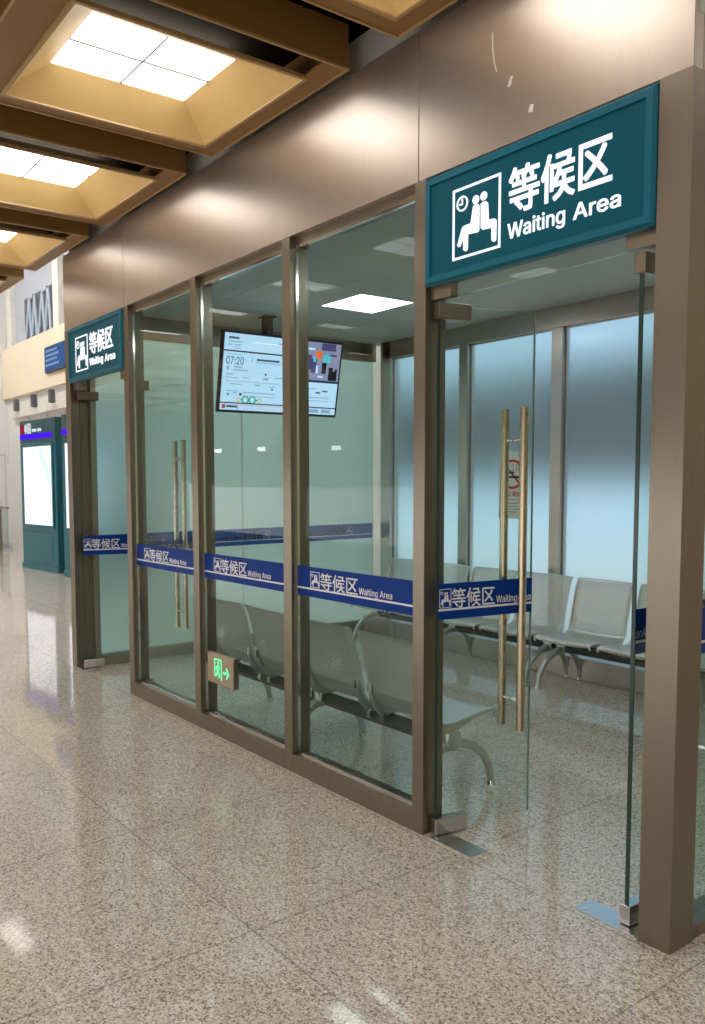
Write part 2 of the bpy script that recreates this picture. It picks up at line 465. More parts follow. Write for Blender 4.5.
gr = thing('glass_railing', 'steel and glass railing before the far left wall, left of the kiosks', 'railing', (-18.1, 3.1, 0))
MB().box(-.03, .03, -.03, .03, 0, 1.0, .004).build('post', M['steel'], gr)
MB().box(-.03, .6, -.03, .03, .96, 1.02, .004).build('handrail', M['steel'], gr)
MB().box(.03, .6, -.008, .008, .08, .94).build('pane', M['glass'], gr)

# ------------------------------------------------------------------ kiosks
def kiosk(loc, rz, label, marks):
    k = thing('map_kiosk', label, 'kiosk', loc, rz, 'map kiosks at the far end')
    W, D, H = 1.5, .34, 2.67
    MB().box(0, W, 0, D, .10, 2.26, .012).build('body', M['kiosk'], k)
    MB().box(-.015, W + .015, -.015, D + .015, 0, .10, .006).build('plinth', M['kiosk'], k)
    MB().box(0, W, 0, D, 2.26, H, .012).build('header', M['kiosk_dark'], k)
    MB().box(.03, W - .14, -.012, 0.002, 2.33, 2.42).build('light_strip', M['led'], k)
    MB().frame(.10, W - .10, .76, 2.24, .05, -.02, .004).build('screen_frame', M['kiosk'], k)
    s = MB().box(.15, W - .15, -.008, .002, .81, 2.19).build('screen', M['mapwhite'], k)
    pts = [(.80, 2.17), (.93, 2.17), (1.02, 1.98), (1.17, 1.84), (1.26, 1.62), (1.33, 1.58), (1.33, 1.50), (1.20, 1.55), (1.08, 1.78), (.92, 1.92)]
    m = MB().prism(pts, -.011, -.008); m.build('map_river', M['mapblue'], s)
    m = MB()
    for i in range(9): m.box(.25, .62 + .05 * (i % 3), -.011, -.008, 1.02 + i * .11, 1.03 + i * .11)
    m.build('map_lines', M['mapblue'], s)
    MB().box(.16, 1.3, -.006, .002, .18, .64, .003).build('lower_panel', M['kiosk'], k)
    if marks:
        MB().box(.04, .20, -.008, .002, 2.43, 2.60).build('logo', M['logo_red'], k)
        m = MB().frame(.24, .32, 2.46, 2.58, .02, -.008, .002).box(.275, .285, -.008, .002, 2.43, 2.61)
        m.frame(.36, .50, 2.43, 2.61, .022, -.008, .002).box(.38, .48, -.008, .002, 2.50, 2.52).box(.42, .44, -.008, .002, 2.45, 2.59)
        m.build('header_lettering', M['logo_white'], k)
        m = MB()
        m.build('header_lettering', M['logo_white'], k)
        for a, b in ((.56, .74), (.80, .94)): MB().box(a, b, -.008, .002, 2.455, 2.505).build('header_lettering', M['logo_white'], k)
    return k
kiosk((-13.9, 2.29, 0), math.radians(5), 'teal map kiosk farthest to the left, with red mark on its header', True)
kiosk((-11.95, 2.36, 0), math.radians(3), 'second teal map kiosk half hidden behind the far steel door post', False)

# ------------------------------------------------------------------ ceiling coffers
def coffer():
    t = thing('coffered_ceiling_light', 'x', 'ceiling light', (0, 0, 3.39), 0, 'bronze coffered ceiling lights')
    # local x measured from the module's right (near) edge, y from the edge beside the fascia
    ox0, ox1, oy0, oy1 = -1.207, 0, -1.40, 0
    rx0, rx1, ry0, ry1 = -1.091, -.18, -1.20, -.122
    H = .19
    m = MB().box(ox1 - .02, ox1, oy0, oy1, 0, H).box(ox0, ox0 + .02, oy0, oy1, 0, H)
    m.box(ox0 + .02, ox1 - .02, oy1 - .02, oy1, 0, H).box(ox0 + .02, ox1 - .02, oy0, oy0 + .02, 0, H)
    m.build('skirt', M['bronze'], t)
    m = MB().box(ox0 + .02, rx0, oy0 + .02, oy1 - .02, 0, .012).box(rx0, ox1 - .02, ry1, oy1 - .02, 0, .012).box(rx0, ox1 - .02, oy0 + .02, ry0, 0, .012)
    m.build('soffit', M['bronze'], t)
    MB().box(ox0, ox1, oy0, oy1, H, H + .01).build('back_plate', M['dark'], t)  # near-black colour stands in for shade up in the slot
    # thin light edge along the outer bottom
    m = MB()
    e = .008
    m.box(ox0 - .003, ox1 + .003, oy1 - e, oy1 + .003, -.006, .004).box(ox0 - .003, ox1 + .003, oy0 - .003, oy0 + e, -.006, .004)
    m.box(ox1 - e, ox1 + .003, oy0, oy1, -.006, .004).box(ox0 - .003, ox0 + e, oy0, oy1, -.006, .004)
    m.build('edge_trim', M['trim'], t)
    # funnel
    px0, px1, py0, py1, pz = -.936, -.426, -1.03, -.33, .12
    b = bmesh.new()
    lo = [b.verts.new((x, y, -.004)) for x, y in ((rx0, ry0), (rx1, ry0), (rx1, ry1), (rx0, ry1))]
    hi = [b.verts.new((x, y, pz)) for x, y in ((px0, py0), (px1, py0), (px1, py1), (px0, py1))]
    lo2 = [b.verts.new((v.co.x + (.012 if i in (1, 2) else -.012), v.co.y + (.012 if i > 1 else -.012), -.004)) for i, v in enumerate(lo)]
    hi2 = [b.verts.new((v.co.x + (.012 if i in (1, 2) else -.012), v.co.y + (.012 if i > 1 else -.012), pz + .012)) for i, v in enumerate(hi)]
    for i in range(4):
        j = (i + 1) % 4
        b.faces.new((lo[i], lo[j], hi[j], hi[i])); b.faces.new((lo2[i], lo2[j], hi2[j], hi2[i])); b.faces.new((lo[i], lo[j], lo2[j], lo2[i]))
        b.faces.new((hi[i], hi[j], hi2[j], hi2[i]))
    mm = MB(); mm.merge(b); mm.build('funnel', M['gold'], t)
    m = MB()
    m.box(rx0 - .018, rx1 + .018, ry0 - .018, ry0, -.012, .006).box(rx0 - .018, rx1 + .018, ry1, ry1 + .018, -.012, .006)
    m.box(rx0 - .018, rx0, ry0, ry1, -.012, .006).box(rx1, rx1 + .018, ry0, ry1, -.012, .006)
    m.build('rim', M['trim'], t)
    cx, cy = (px0 + px1) / 2, (py0 + py1) / 2
    for (x0, x1) in ((px0, cx - .004), (cx + .004, px1)):
        for (y0, y1) in ((py0, cy - .004), (cy + .004, py1)):
            MB().box(x0, x1, y0, y1, pz + .002, pz + .014).build('light_tile', M['light'], t)
    MB().box(cx - .005, cx + .005, py0, py1, pz - .004, pz + .012).box(px0, cx - .004, cy - .004, cy + .004, pz - .004, pz + .012).box(cx + .004, px1, cy - .004, cy + .004, pz - .004, pz + .012).build('divider', M['lightframe'], t)
    return t
proto = None
ORD = ['nearest', 'second nearest', 'third', 'fourth', 'fifth', 'sixth', 'seventh', 'eighth', 'ninth', 'tenth', 'eleventh', 'twelfth', 'thirteenth', 'fourteenth', 'fifteenth']
rowname = ['row along the fascia', 'second row from the fascia', 'third row from the fascia', 'fourth row from the fascia', 'row farthest from the fascia']
for row in range(5):
    for n in range(15):
        c = coffer() if proto is None else copy_tree(proto)
        if proto is None: proto = c
        c.location = (-1.577 + 1.53 * 4 - 1.53 * n, -.053 - 1.62 * row, 3.39)
        c['label'] = f'bronze coffered ceiling light, {ORD[n]} from the right in the {rowname[row]}'

# lamps of the bright end and of the hall's other side
al = thing('atrium_ceiling_lamp', 'large square lamp on the high ceiling of the bright far end', 'lamp', (-14.3, 1.9, 7.2))
MB().frame(-.6, .6, -.42, .42, .05, 0, .06).xf(Matrix.Rotation(PI / 2, 4, 'X')).build('frame', M['lightframe'], al)
MB().box(-.55, .55, -.37, .37, -.03, 0).build('diffuser', M['atrium'], al)
al2 = None
for i, (x, y) in enumerate(((-17.4, .62), (-15.3, .62), (-13.2, .62), (-8.8, 1.8), (-6.7, 1.8))):  # unseen lamps added to brighten this end of the hall
    if al2 is None:
        c = al2 = thing('atrium_ceiling_lamp', 'x', 'lamp', (x, y, 7.2), 0, 'added fill lamps of the high ceiling')
        MB().frame(-.6, .6, -.42, .42, .05, 0, .06).xf(Matrix.Rotation(PI / 2, 4, 'X')).build('frame', M['lightframe'], c)
        MB().box(-.55, .55, -.37, .37, -.03, 0).build('diffuser', M['atrium_fill'], c)
    else: c = copy_tree(al2); c.location = (x, y, 7.2)
    c['label'] = 'unseen fill lamp added on the high ceiling, ' + ['farthest to the left', 'second from the left', 'third from the left', 'second from the waiting room', 'nearest the waiting room'][i]
for i, (x, z) in enumerate(((-20.4 + 3.5, 2.3), (-14.9, 2.28), (-12.1, 2.2))):
    w = thing('wall_lamp', ['small white wall lamp farthest left on the opposite hall wall', 'small white wall lamp between two others on the opposite hall wall', 'small white wall lamp farthest right on the opposite hall wall'][i], 'lamp', (x, -8.2, z), 0, 'wall lamps opposite')
    MB().box(-.17, .17, 0, .06, -.03, .09, .01).build('housing', M['white'], w)
    MB().box(-.15, .15, .06, .075, -.015, .075, .003).build('diffuser', M['lamp'], w)

# ------------------------------------------------------------------ steel front: fascia, posts, mullions, sills
fa = structure('wall_fascia', 'brushed warm steel fascia across the top of the waiting room front', (0, 0, 0))
edges = [-5.335, -4.152, -1.182, 0.0]
for a, b in zip(edges, edges[1:]):
    MB().box(a + .0015, b - .0015, 0, .05, ZF, ZT, .002).build('fascia_panel', M['fascia'], fa)
MB().box(-.05, 0.0, .052, 3.40, ZF, ZT, .002).build('return_panel', M['fascia'], fa)
MB().box(-5.3, -.05, .06, .12, ZF + .005, 2.957).build('inner_rail', M['steel'], fa)
m = MB()
pts = [(-.789, 3.224), (-.787, 3.16), (-.778, 3.11), (-.768, 3.075)]
for a, b in zip(pts, pts[1:]): m.cyl((a[0], -.0015, a[1]), (b[0], -.0015, b[1]), .0028, seg=6)
m.prism([(-.715, 3.00), (-.70, 3.035), (-.69, 3.03), (-.70, 3.0)], -.002, 0).prism([(-.62, 2.875), (-.61, 2.90), (-.592, 2.895), (-.598, 2.87)], -.002, 0)
m.build('scuff_mark', M['column'], fa)

XM = [(-1.205, -1.137), (-2.188, -2.117), (-3.181, -3.110), (-4.172, -4.095)]   # mullions, right to left
k = 1
def post(name, lab, x0, x1, y1, z1=ZF, mat='steel'):
    return struct(MB().box(x0, x1, 0, y1, 0, z1, .0015).build(name, M[mat]), lab)
post('trim_3', 'broad brushed steel corner post at the right end of the front', -.112, 0, .14)
post('trim_4', 'steel post at the far left end of the front, beside the far door', -5.335, -5.235, .15)
for i, (a, b) in enumerate(XM):
    post('trim_%d' % (5 + i), ['steel mullion left of the near door', 'second steel mullion from the near door', 'steel mullion carrying the exit sign', 'steel mullion between the far door and the windows'][i], a, b, .12)

def band_parts(parent, x0, x1, tx, full=True, y=-.006, cw=.098):
    """blue safety film with its lettering; outer face at y"""
    f = MB().box(x0, x1, y - .002, y - .0005, .952, 1.108).build('safety_band', M['blue'], parent)
    MB().box(x0, x1, y - .0026, y, .990, .999).build('band_stripe', M['film_white'], f)
    m = MB()
    picto(m, tx, 1.003, .078, .082, y - .003, y, .010)
    m.merge(text_bm('等候区', cw * 3, .084, .006, tx + .085, 1.000, y - .003, y))
    m.merge(text_bm('Waiting', .135, .042, .004, tx + .095 + cw * 3, .998, y - .003, y))
    m.merge(text_bm('Area', .085, .032, .004, tx + .245 + cw * 3, 1.0075, y - .003, y))
    m.build('band_lettering', M['film_white'], f)

# three fixed windows
GY = .055
for i in range(3):
    x0, x1 = XM[i + 1][1], XM[i][0]
    w = structure('window_%d' % (i + 1), ['clear glass window next to the near door, with blue lettered band', 'middle clear glass window behind the exit sign, with blue lettered band', 'clear glass window next to the far door, with blue lettered band'][i], (0, GY, 0))
    MB().box(x0, x1, -.055, .055, 0, .10, .0015).build('sill', M['steel'], w)
    MB().box(x0, x1, -.02, .055, ZF - .045, ZF + .005, .0015).build('head_rail', M['steel'], w)
    m = MB().box(x0, x0 + .010, -.022, -.006, .10, ZF - .045).box(x1 - .010, x1, -.022, -.006, .10, ZF - .045)
    m.box(x0, x1, -.022, -.006, .10, .112).box(x0, x1, -.022, -.006, ZF - .057, ZF - .045)
    m.build('glazing_bead', M['chrome'], w)
    MB().box(x0 + .001, x1 - .001, -.006, .006, .102, ZF - .046).build('pane', M['glass'], w)
    band_parts(w, x0 + .001, x1 - .001, x0 + .105)

# side wall on the right (x = 0 plane)
w = structure('window_4', 'clear glass side window right of the corner post', (0, 0, 0))
MB().box(-.10, -.005, .14, 1.2, 0, .045, .0015).build('sill', M['steel'], w)
MB().box(-.056, -.044, .142, 1.2, .046, ZF).build('pane', M['glass'], w)
f = MB().box(-.0435, -.042, .142, 1.2, .962, 1.118).build('safety_band', M['blue'], w)
MB().box(-.042, -.0414, .142, 1.2, .998, 1.007).build('band_stripe', M['film_white'], f)
w = structure('window_5', 'clear glass side window farther back on the right', (0, 0, 0))
MB().box(-.10, -.005, 1.27, 3.3, 0, .045, .0015).build('sill', M['steel'], w)
MB().box(-.056, -.044, 1.27, 3.3, .046, ZF).build('pane', M['glass'], w)
struct(MB().box(-.11, 0, 1.2, 1.27, 0, ZF, .0015).build('trim_9', M['steel']), 'steel mullion of the right side wall')

# ------------------------------------------------------------------ back and end walls of the room
BY = 3.29
struct(MB().box(-5.06, -.1, BY - .03, BY + .09, 2.79, 2.957, .002).build('trim_10', M['steel_dark']), 'steel beam along the top of the back wall')
struct(MB().box(-5.06, -.1, 2.99, BY + .08, 0, .17, .002).build('baseboard_back', M['steel_dark']), 'low steel plinth below the back wall glass')
BX = [-5.05, -3.97, -2.945, -1.93, -.91, -.05]
for i, x in enumerate(BX):
    if i == 0:
        struct(MB().box(-5.10, -4.96, BY - .03, BY + .10, 0, 2.957, .002).build('trim_11', M['steel_dark']), 'steel post in the far back corner')
    else:
        struct(MB().box(x - .055, x + .05, BY - .02, BY + .08, .17, 2.79, .002).build('trim_%d' % (11 + i), M['steel_dark']),
               'steel mullion of the back wall, %s from the far corner' % ['', 'first', 'second', 'third', 'fourth', 'fifth'][i])
for i in range(5):
    w = structure('window_%d' % (6 + i), 'tall frosted pane of the back wall, %s from the far corner' % ['first', 'second', 'third', 'fourth', 'fifth'][i], (0, BY, 0))
    a = BX[i] + (.09 if i == 0 else .05); b = BX[i + 1] - .055
    MB().box(a, b, .03, .042, .165, 2.80).build('pane', M['frost'], w)
    MB().frame(a, b, .17, 2.79, .012, .018, .030).build('glazing_bead', M['steel_dark'], w)
ew = structure('wall_end', 'frosted glass end wall beyond the benches with blue reversed band', (-5.17, 0, 0))
MB().box(-.10, -.02, .152, .20, 0, 2.957, .002).build('jamb', M['steel_dark'], ew)
MB().box(-.08, .0, .20, BY - .03, 2.775, 2.957, .002).build('beam', M['steel_dark'], ew)
MB().box(-.08, .0, .20, BY - .03, 0, .10, .002).build('sill', M['steel_dark'], ew)
for (a, b) in ((.201, 1.64), (1.65, BY - .032)):
    MB().box(-.058, -.046, a, b, .10, 2.775).build('pane', M['frost_end'], ew)
f = MB().box(-.0455, -.044, .2, BY - .04, .952, 1.108).build('safety_band', M['blue_lit'], ew)
MB().box(-.044, -.0434, .15, BY - .04, .990, .999).build('band_stripe', M['film_white'], f)
m = MB()
for x in (-2.98, -1.95, -.85):
    picto(m, x, 1.003, .078, .082, -.003, 0, .010)
    m.merge(text_bm('等候区', .30, .084, .006, x + .085, 1.0, -.003, 0))
    m.merge(text_bm('Waiting Area', .23, .040, .004, x + .395, 1.0, -.003, 0))
m.xf(Matrix.Translation((-.043, 0, 0)) @ Matrix.Rotation(-PI / 2, 4, 'Z'))
m.build('band_lettering', M['strut'], f)

# outside, seen only through the frosted glass
struct(MB().box(-22, 9, 7.0, 7.3, 1.5, 3.1).build('wall_outside', M['backdrop']), 'dark canopy strip added outside, blurred by the frosted back wall')  # invented object, put in to darken the middle of the frosted panes

# ------------------------------------------------------------------ doors
def leaf(loc, rz, s, label, group):
    """s=+1: leaf runs to +x from its hinge when closed, s=-1: to -x.  Outer face is -y."""
    t = thing('glass_door', label, 'door', loc, rz, group)
    W, H = .515, 2.285
    X = lambda a, b: (min(s * a, s * b), max(s * a, s * b))
    MB().box(*X(.004, W), -.006, .006, .022, H).build('pane', M['door_glass'], t)
    MB().box(*X(0, .004), -.0075, .0075, .02, H).build('hinge_edge', M['glass_edge'], t, label='dark edge of the glass along the hinge')
    MB().box(*X(W, W + .0015), -.006, .006, .022, H).build('free_edge', M['glass_rim'], t)
    MB().box(*X(-.012, .155), -.022, .022, .009, .078, .004).build('patch_fitting', M['plate'], t)
    MB().box(*X(-.012, .155), -.022, .022, H - .062, H + .006, .004).build('patch_fitting', M['steel'], t)
    MB().cyl((s * .02, 0, 0), (s * .02, 0, .014), .014).build('pivot', M['black'], t)
    hs = s * (W - .105)
    for sy in (-1, 1):
        h = MB().cyl((hs, sy * .063, .43), (hs, sy * .063, 1.865), .0185, seg=20).build('pull_handle', M['brass'], t, True)
        MB().cyl((hs, sy * .006, .56), (hs, sy * .063, .56), .009).cyl((hs, sy * .006, 1.725), (hs, sy * .063, 1.725), .009).build('standoff', M['chrome'], h, True)
    x0, x1 = X(.004, W)
    f = MB().box(x0, x1, -.0085, -.0065, .952, 1.108).build('safety_band', M['blue'], t)
    MB().box(x0, x1, -.009, -.006, .990, .999).build('band_stripe', M['film_white'], f)
    m = MB(); tx = x0 - .035 + (.02 if s < 0 else 0)
    picto(m, tx + .015, 1.003, .066, .082, -.0095, -.006, .010)
    m.merge(text_bm('等候区', .25, .084, .006, tx + .085, 1.0, -.0095, -.006))
    m.merge(text_bm('Waiting', .125, .042, .004, tx + .345, .998, -.0095, -.006))
    m.merge(text_bm('Area', .075, .032, .004, tx + .48, 1.0075, -.0095, -.006))
    k0, k1 = x0 + .004, x1 - .008
    for v in m.bm.verts: v.co.x = k0 + (v.co.x - tx - .015) * (k1 - k0) / .54
    m.build('band_lettering', M['film_white'], f)
    return t
R = math.radians
leaf((-1.105, .045, 0), R(80), 1, 'open glass door leaf hinged on the left of the near doorway, with pull handles', 'glass door leaves')
leaf((-.188, .05, 0), R(-92), -1, 'open glass door leaf seen edge on beside the corner post', 'glass door leaves')
leaf((-5.16, .045, 0), R(74), 1, 'open glass door leaf hinged on the far end post of the far doorway', 'glass door leaves')
leaf((-4.205, .05, 0), R(-88), -1, 'open glass door leaf of the far doorway seen through the window beside it', 'glass door leaves')

def transom(name, x0, x1, label):
    w = structure(name, label, (0, .045, 0))
    MB().box(x0, x1, -.006, .006, 2.30, ZF).build('pane', M['door_glass'], w)
    for a, b in ((x0, x0 + .12), (x1 - .12, x1)):
        MB().box(a, b, -.02, .02, 2.300, 2.365, .003).build('patch_fitting', M['steel'], w)
transom('window_11', -1.136, -.113, 'glass transom above the near doorway, under the large sign')
transom('window_12', -5.234, -4.173, 'glass transom above the far doorway, under the far sign')

for i, (x0, x1, lab) in enumerate(((-1.10, -.865, 'steel floor plate at the left of the near doorway'), (-.365, -.125, 'steel floor plate at the right of the near doorway, beside the corner post'),
                                   (-5.21, -4.98, 'steel floor plate at the far left door post'))):
    t = thing('floor_spring_plate', lab, 'floor plate', (x0, .0, 0), 0, 'floor plates of the door pivots')
    MB().box(0, x1 - x0, 0, .105, 0, .006, .002).build('plate', M['plate'], t)
    MB().cyl((.03, .02, .006), (.03, .02, .0085), .006, seg=10).cyl((x1 - x0 - .03, .085, .006), (x1 - x0 - .03, .085, .0085), .006, seg=10).build('screw', M['chrome'], t)

# ------------------------------------------------------------------ signs
def sign(x0, x1, z0, z1, label):
    t = thing('waiting_area_sign', label, 'sign', (x0, 0, z0), 0, 'waiting area light box signs')
    W, H, D, fr = x1 - x0, z1 - z0, .016, .034
    # housing with a bevelled front frame
    b = bmesh.new()
    def loop(x, y, z, X, Z): return [b.verts.new(p) for p in ((x, y, z), (X, y, z), (X, y, Z), (x, y, Z))]
    l0 = loop(0, .03, 0, W, H); l1 = loop(0, -D + .012, 0, W, H); l2 = loop(.010, -D, .010, W - .010, H - .010); l3 = loop(fr, -D, fr, W - fr, H - fr); l4 = loop(fr, -D + .008, fr, W - fr, H - fr)
    for a, c in ((l0, l1), (l1, l2), (l2, l3), (l3, l4)):
        for i in range(4): b.faces.new((a[i], a[(i + 1) % 4], c[(i + 1) % 4], c[i]))
    b.faces.new(l0)
    b.faces.new(l4)
    m = MB(); m.merge(b); m.build('housing', M['teal'], t)
    y1 = -D + .008; y0 = y1 - .003
    MB().box(fr, W - fr, y1 - .001, y1 + .001, fr, H - fr).build('face', M['teal_face'], t)
    m = MB(); picto(m, .155 * W, .165 * H, .238 * W, .63 * H, y0 - .001, y1 - .001, .009); m.build('pictogram', M['signwhite'], t)
    m = MB(); m.merge(text_bm('等候区', .418 * W, .375 * H, .014, .432 * W, .41 * H, y0 - .001, y1 - .001, 1.0)); m.build('chinese_lettering', M['signwhite'], t)
    m = MB()
    m.merge(text_bm('Waiting', .245 * W, .165 * H, .008, .428 * W, .175 * H, y0 - .001, y1 - .001))
    m.build('latin_lettering', M['signwhite'], t)
    m = MB()
    m.merge(text_bm('Area', .176 * W, .122 * H, .008, .708 * W, .205 * H, y0 - .001, y1 - .001))
    m.build('latin_lettering', M['signwhite'], t)
    MB().box(.02, W - .02, -.004, .028, -.004, 0).build('underside', M['kiosk_dark'], t)
    return t
sign(-1.134, -.114, 2.352, 2.786, 'large teal illuminated waiting area sign above the near doorway')
sign(-5.232, -4.175, 2.362, 2.790, 'teal illuminated waiting area sign above the far doorway')

# ------------------------------------------------------------------ exit sign
t = thing('exit_sign', 'small bronze plate with green running man and arrow low on the mullion', 'exit sign', (-2.962, 0, .338))
W, H = .31, .185
MB().box(0, W, -.032, -.006, 0, H, .003).build('plate', M['exit_plate'], t)
MB().box(.0, .06, -.006, .0, .03, H - .03).build('mounting', M['steel'], t)
MB().box(W - .012, W + .002, -.0335, -.002, .004, H - .004).build('end_cap', M['steel'], t)
m = MB()
y0, y1 = -.0345, -.031
m.box(.085, .093, y0, y1, .045, .155).box(.085, .17, y0, y1, .147, .155).box(.162, .17, y0, y1, .028, .155)
m.disc(.132, .132, .011, y0, y1, 12)
m.prism([(.118, .118), (.138, .118), (.146, .098), (.136, .078), (.150, .060), (.144, .040), (.134, .042), (.138, .058), (.124, .072), (.112, .048), (.098, .044), (.096, .053), (.108, .060), (.116, .080), (.112, .098)], y0, y1)
m.prism([(.112, .112), (.118, .118), (.106, .092), (.098, .094)], y0, y1)
m.build('running_figure', M['exitgreen'], t)
m = MB().box(.19, .225, y0, y1, .074, .090).prism([(.218, .050), (.230, .050), (.256, .082), (.230, .114), (.218, .114), (.236, .082)], y0, y1)
m.build('arrow', M['exitgreen'], t)

# ------------------------------------------------------------------ television
tv = thing('television', 'wide information television hung from the waiting room ceiling', 'television', (-4.5, 1.655, 2.958))
WT, HT = 1.26, .672
tilt = R(10)
# local screen frame: u along -Y..+Y?  seen from +X, left edge is at smaller Y
scr = Matrix.Translation((0.0, -WT / 2, -.165)) @ Matrix.Rotation(tilt, 4, 'Y')
def sp(mb, u0, u1, v0, v1, d0, d1):      # u right, v down from the top edge, d towards the viewer
    return mb.box(d0, d1, u0, u1, -v1, -v0)
MB().box(-.035, 0, 0, WT, -HT, 0, .006).xf(scr).build('housing', M['black'], tv)
MB().cyl((-.10, -.13, -.34), (-.10, -.13, 0), .05, seg=16).box(-.16, -.04, -.19, -.07, -.012, 0, .003).box(-.13, -.07, -.3, .04, -.42, -.30, .003).build('ceiling_mount', M['black'], tv)
s = sp(MB(), .022, WT - .022, .022, HT - .022, .0, .002).xf(scr).build('screen', M['screenblue'], tv)
def on(name, mat, rects, d=.0035):
    m = MB()
    for r in rects: sp(m, r[0], r[1], r[2] * .96, r[3] * .96, .002, d)
    m.xf(scr); m.build(name, M[mat], s)
UL = .70                                            # left column width
on('divider', 'screendark', [(.022, UL, .165, .178), (UL - .012, UL, .178, .61), (.022, WT - .022, .61, .62), (UL, WT - .022, .365, .385)])
m = MB()
b = text_bm('07:20', .17, .062, .006, .05, 0, -.0015, 0)
m.merge(b); m.xf(scr @ Matrix.Translation((.002, 0, -.273)) @ Matrix.Rotation(PI / 2, 4, 'Z')); m.build('clock_digits', M['scr_ink'], s)
on('text_line', 'scr_ink', [(.06, .16, .052, .07), (.35, .58, .222, .24), (.08, .10, .535, .55), (.20, .225, .525, .548), (.14, .17, .522, .528), (.44, .46, .345, .36), (.52, .54, .475, .488), (1.0, 1.05, .47, .485), (1.07, 1.13, .455, .468)])
on('faint_text', 'scr_soft', [(.06, .2, .088, .096), (.06, .1, .115, .125), (.12, .18, .115, .125), (.12, .18, .142, .15), (.55, .64, .07, .08), (.06, .2, .195, .2), (.3, .306, .215, .26), (.34, .6, .252, .258), (.06, .08, .30, .335), (.13, .21, .30, .312), (.13, .27, .325, .335), (.06, .13, .365, .374), (.06, .18, .395, .402), (.06, .6, .425, .43), (.1, .22, .448, .455), (.22, .29, .39, .397), (.43, .48, .38, .402), (.55, .63, .37, .38), (.35, .4, .445, .455), (.5, .55, .455, .462), (.06, .18, .508, .514), (.24, .56, .515, .524), (.24, .58, .548, .553), (.78, .9, .41, .42), (.78, 1.0, .44, .446), (.74, 1.15, .52, .528), (.74, 1.15, .55, .556)])
on('ticker_text', 'scr_pink', [(.14, .66, .628, .638), (.74, 1.2, .622, .626), (.24, .66, .655, .660)])
on('ticker_mark', 'scr_red', [(.04, .075, .628, .665)])
on('ticker_caption', 'scr_ink', [(.085, .19, .635, .655), (.195, .198, .622, .675)])
m = MB()
for u, r in ((.20, .022), (.41, .022)):
    m.ring(u, -.560, r * .5, r, -.0015, 0, 14)
m.xf(scr @ Matrix.Translation((.002, 0, 0)) @ Matrix.Rotation(PI / 2, 4, 'Z')); m.build('yellow_mark', M['scr_yellow'], s)
m = MB()
for u in (.265, .335): m.ring(u, -.560, .024, .036, -.0015, 0, 14)
m.box(.222, .240, -.0015, 0, -.567, -.553).box(.362, .385, -.0015, 0, -.567, -.553)
m.xf(scr @ Matrix.Translation((.002, 0, 0)) @ Matrix.Rotation(PI / 2, 4, 'Z')); m.build('green_mark', M['scr_green'], s)
on('video_picture', 'scr_lilac', [(UL, WT - .022, .022, .365)], .0028)
on('video_shadow', 'scr_purple', [(.72, .92, .14, .27), (.92, .98, .17, .30), (1.02, 1.18, .025, .09), (1.06, 1.2, .12, .14)], .0032)
on('video_dark', 'black', [(1.04, 1.09, .20, .30), (1.12, 1.165, .24, .36), (1.165, 1.19, .27, .36), (1.19, 1.215, .25, .36)])
on('video_orange', 'scr_orange', [(.965, 1.03, .105, .155), (.98, 1.015, .095, .17)])
on('video_cyan', 'scr_cyan', [(1.05, 1.13, .13, .20), (.94, .97, .15, .20), (1.07, 1.11, .12, .13)])
on('video_white', 'screenblue', [(.84, .95, .075, .095), (.975, 1.0, .23, .30), (1.0, 1.06, .32, .34)])
on('ticker_panel', 'scr_soft', [(.78, .86, .632, .664), (.92, 1.05, .632, .664), (1.08, 1.18, .632, .664)])

# ------------------------------------------------------------------ interior ceiling lights
def inlight(x, y, label):
    t = thing('ceiling_panel_light', label, 'ceiling light', (x, y, 2.958), 0, 'square ceiling lights in the waiting room')
    MB().frame(-.26, .26, -.28, .28, .012, -.006, .006).xf(Matrix.Rotation(PI / 2, 4, 'X')).build('frame', M['white'], t)
    MB().box(-.248, .248, -.268, .268, -.004, -.001).build('diffuser', M['light_in'], t)
inlight(-3.715, 1.89, 'square white ceiling light inside the waiting room, right of the television')
inlight(-1.62, 1.05, 'square white ceiling light inside the waiting room, behind the large sign')
inlight(-.62, 1.05, 'unseen white ceiling light added inside the waiting room, nearest the right side wall')  # added behind the sign to help light the interior

# ------------------------------------------------------------------ no smoking notice on the back wall glass
t = thing('no_smoking_notice', 'white no smoking notice with red ring on the frosted back wall', 'notice', (-3.428, BY + .0295, 1.21))
W, H = .30, .585
MB().box(-W / 2, W / 2, -.002, 0, 0, H).build('sheet', M['paper'], t)
m = MB().ring(0, .39, .108, .130, -.004, -.002, 32).box(-.115, .115, -.004, -.002, -.010, .010, 0, Matrix.Translation((0, 0, .39)) @ Matrix.Rotation(R(45), 4, 'Y'))
m.build('prohibition_ring', M['red'], t)
m = MB().box(-.085, .085, -.0045, -.002, .355, .375).box(-.075, .02, -.0045, -.002, .395, .415).build('cigarette', M['black'], t)
m = MB()
for x in (0.0, .035, .06): m.cyl((x, -.003, .42), (x + .015, -.003, .455), .004, seg=6).cyl((x + .015, -.003, .455), (x, -.003, .48), .004, seg=6)
m.build('smoke', M['grey_ink'], t)
m = MB(); m.merge(text_bm('禁止吸烟', .20, .045, .01, -.10, .195, -.004, -.002)); m.build('red_lettering', M['red'], t)
m = MB()
for z, a in ((.165, .11), (.13, .12), (.105, .08), (.08, .10), (.055, .06)): m.box(-a, a * .8, -.0035, -.002, z, z + .008)
m.build('small_print', M['grey_ink'], t)

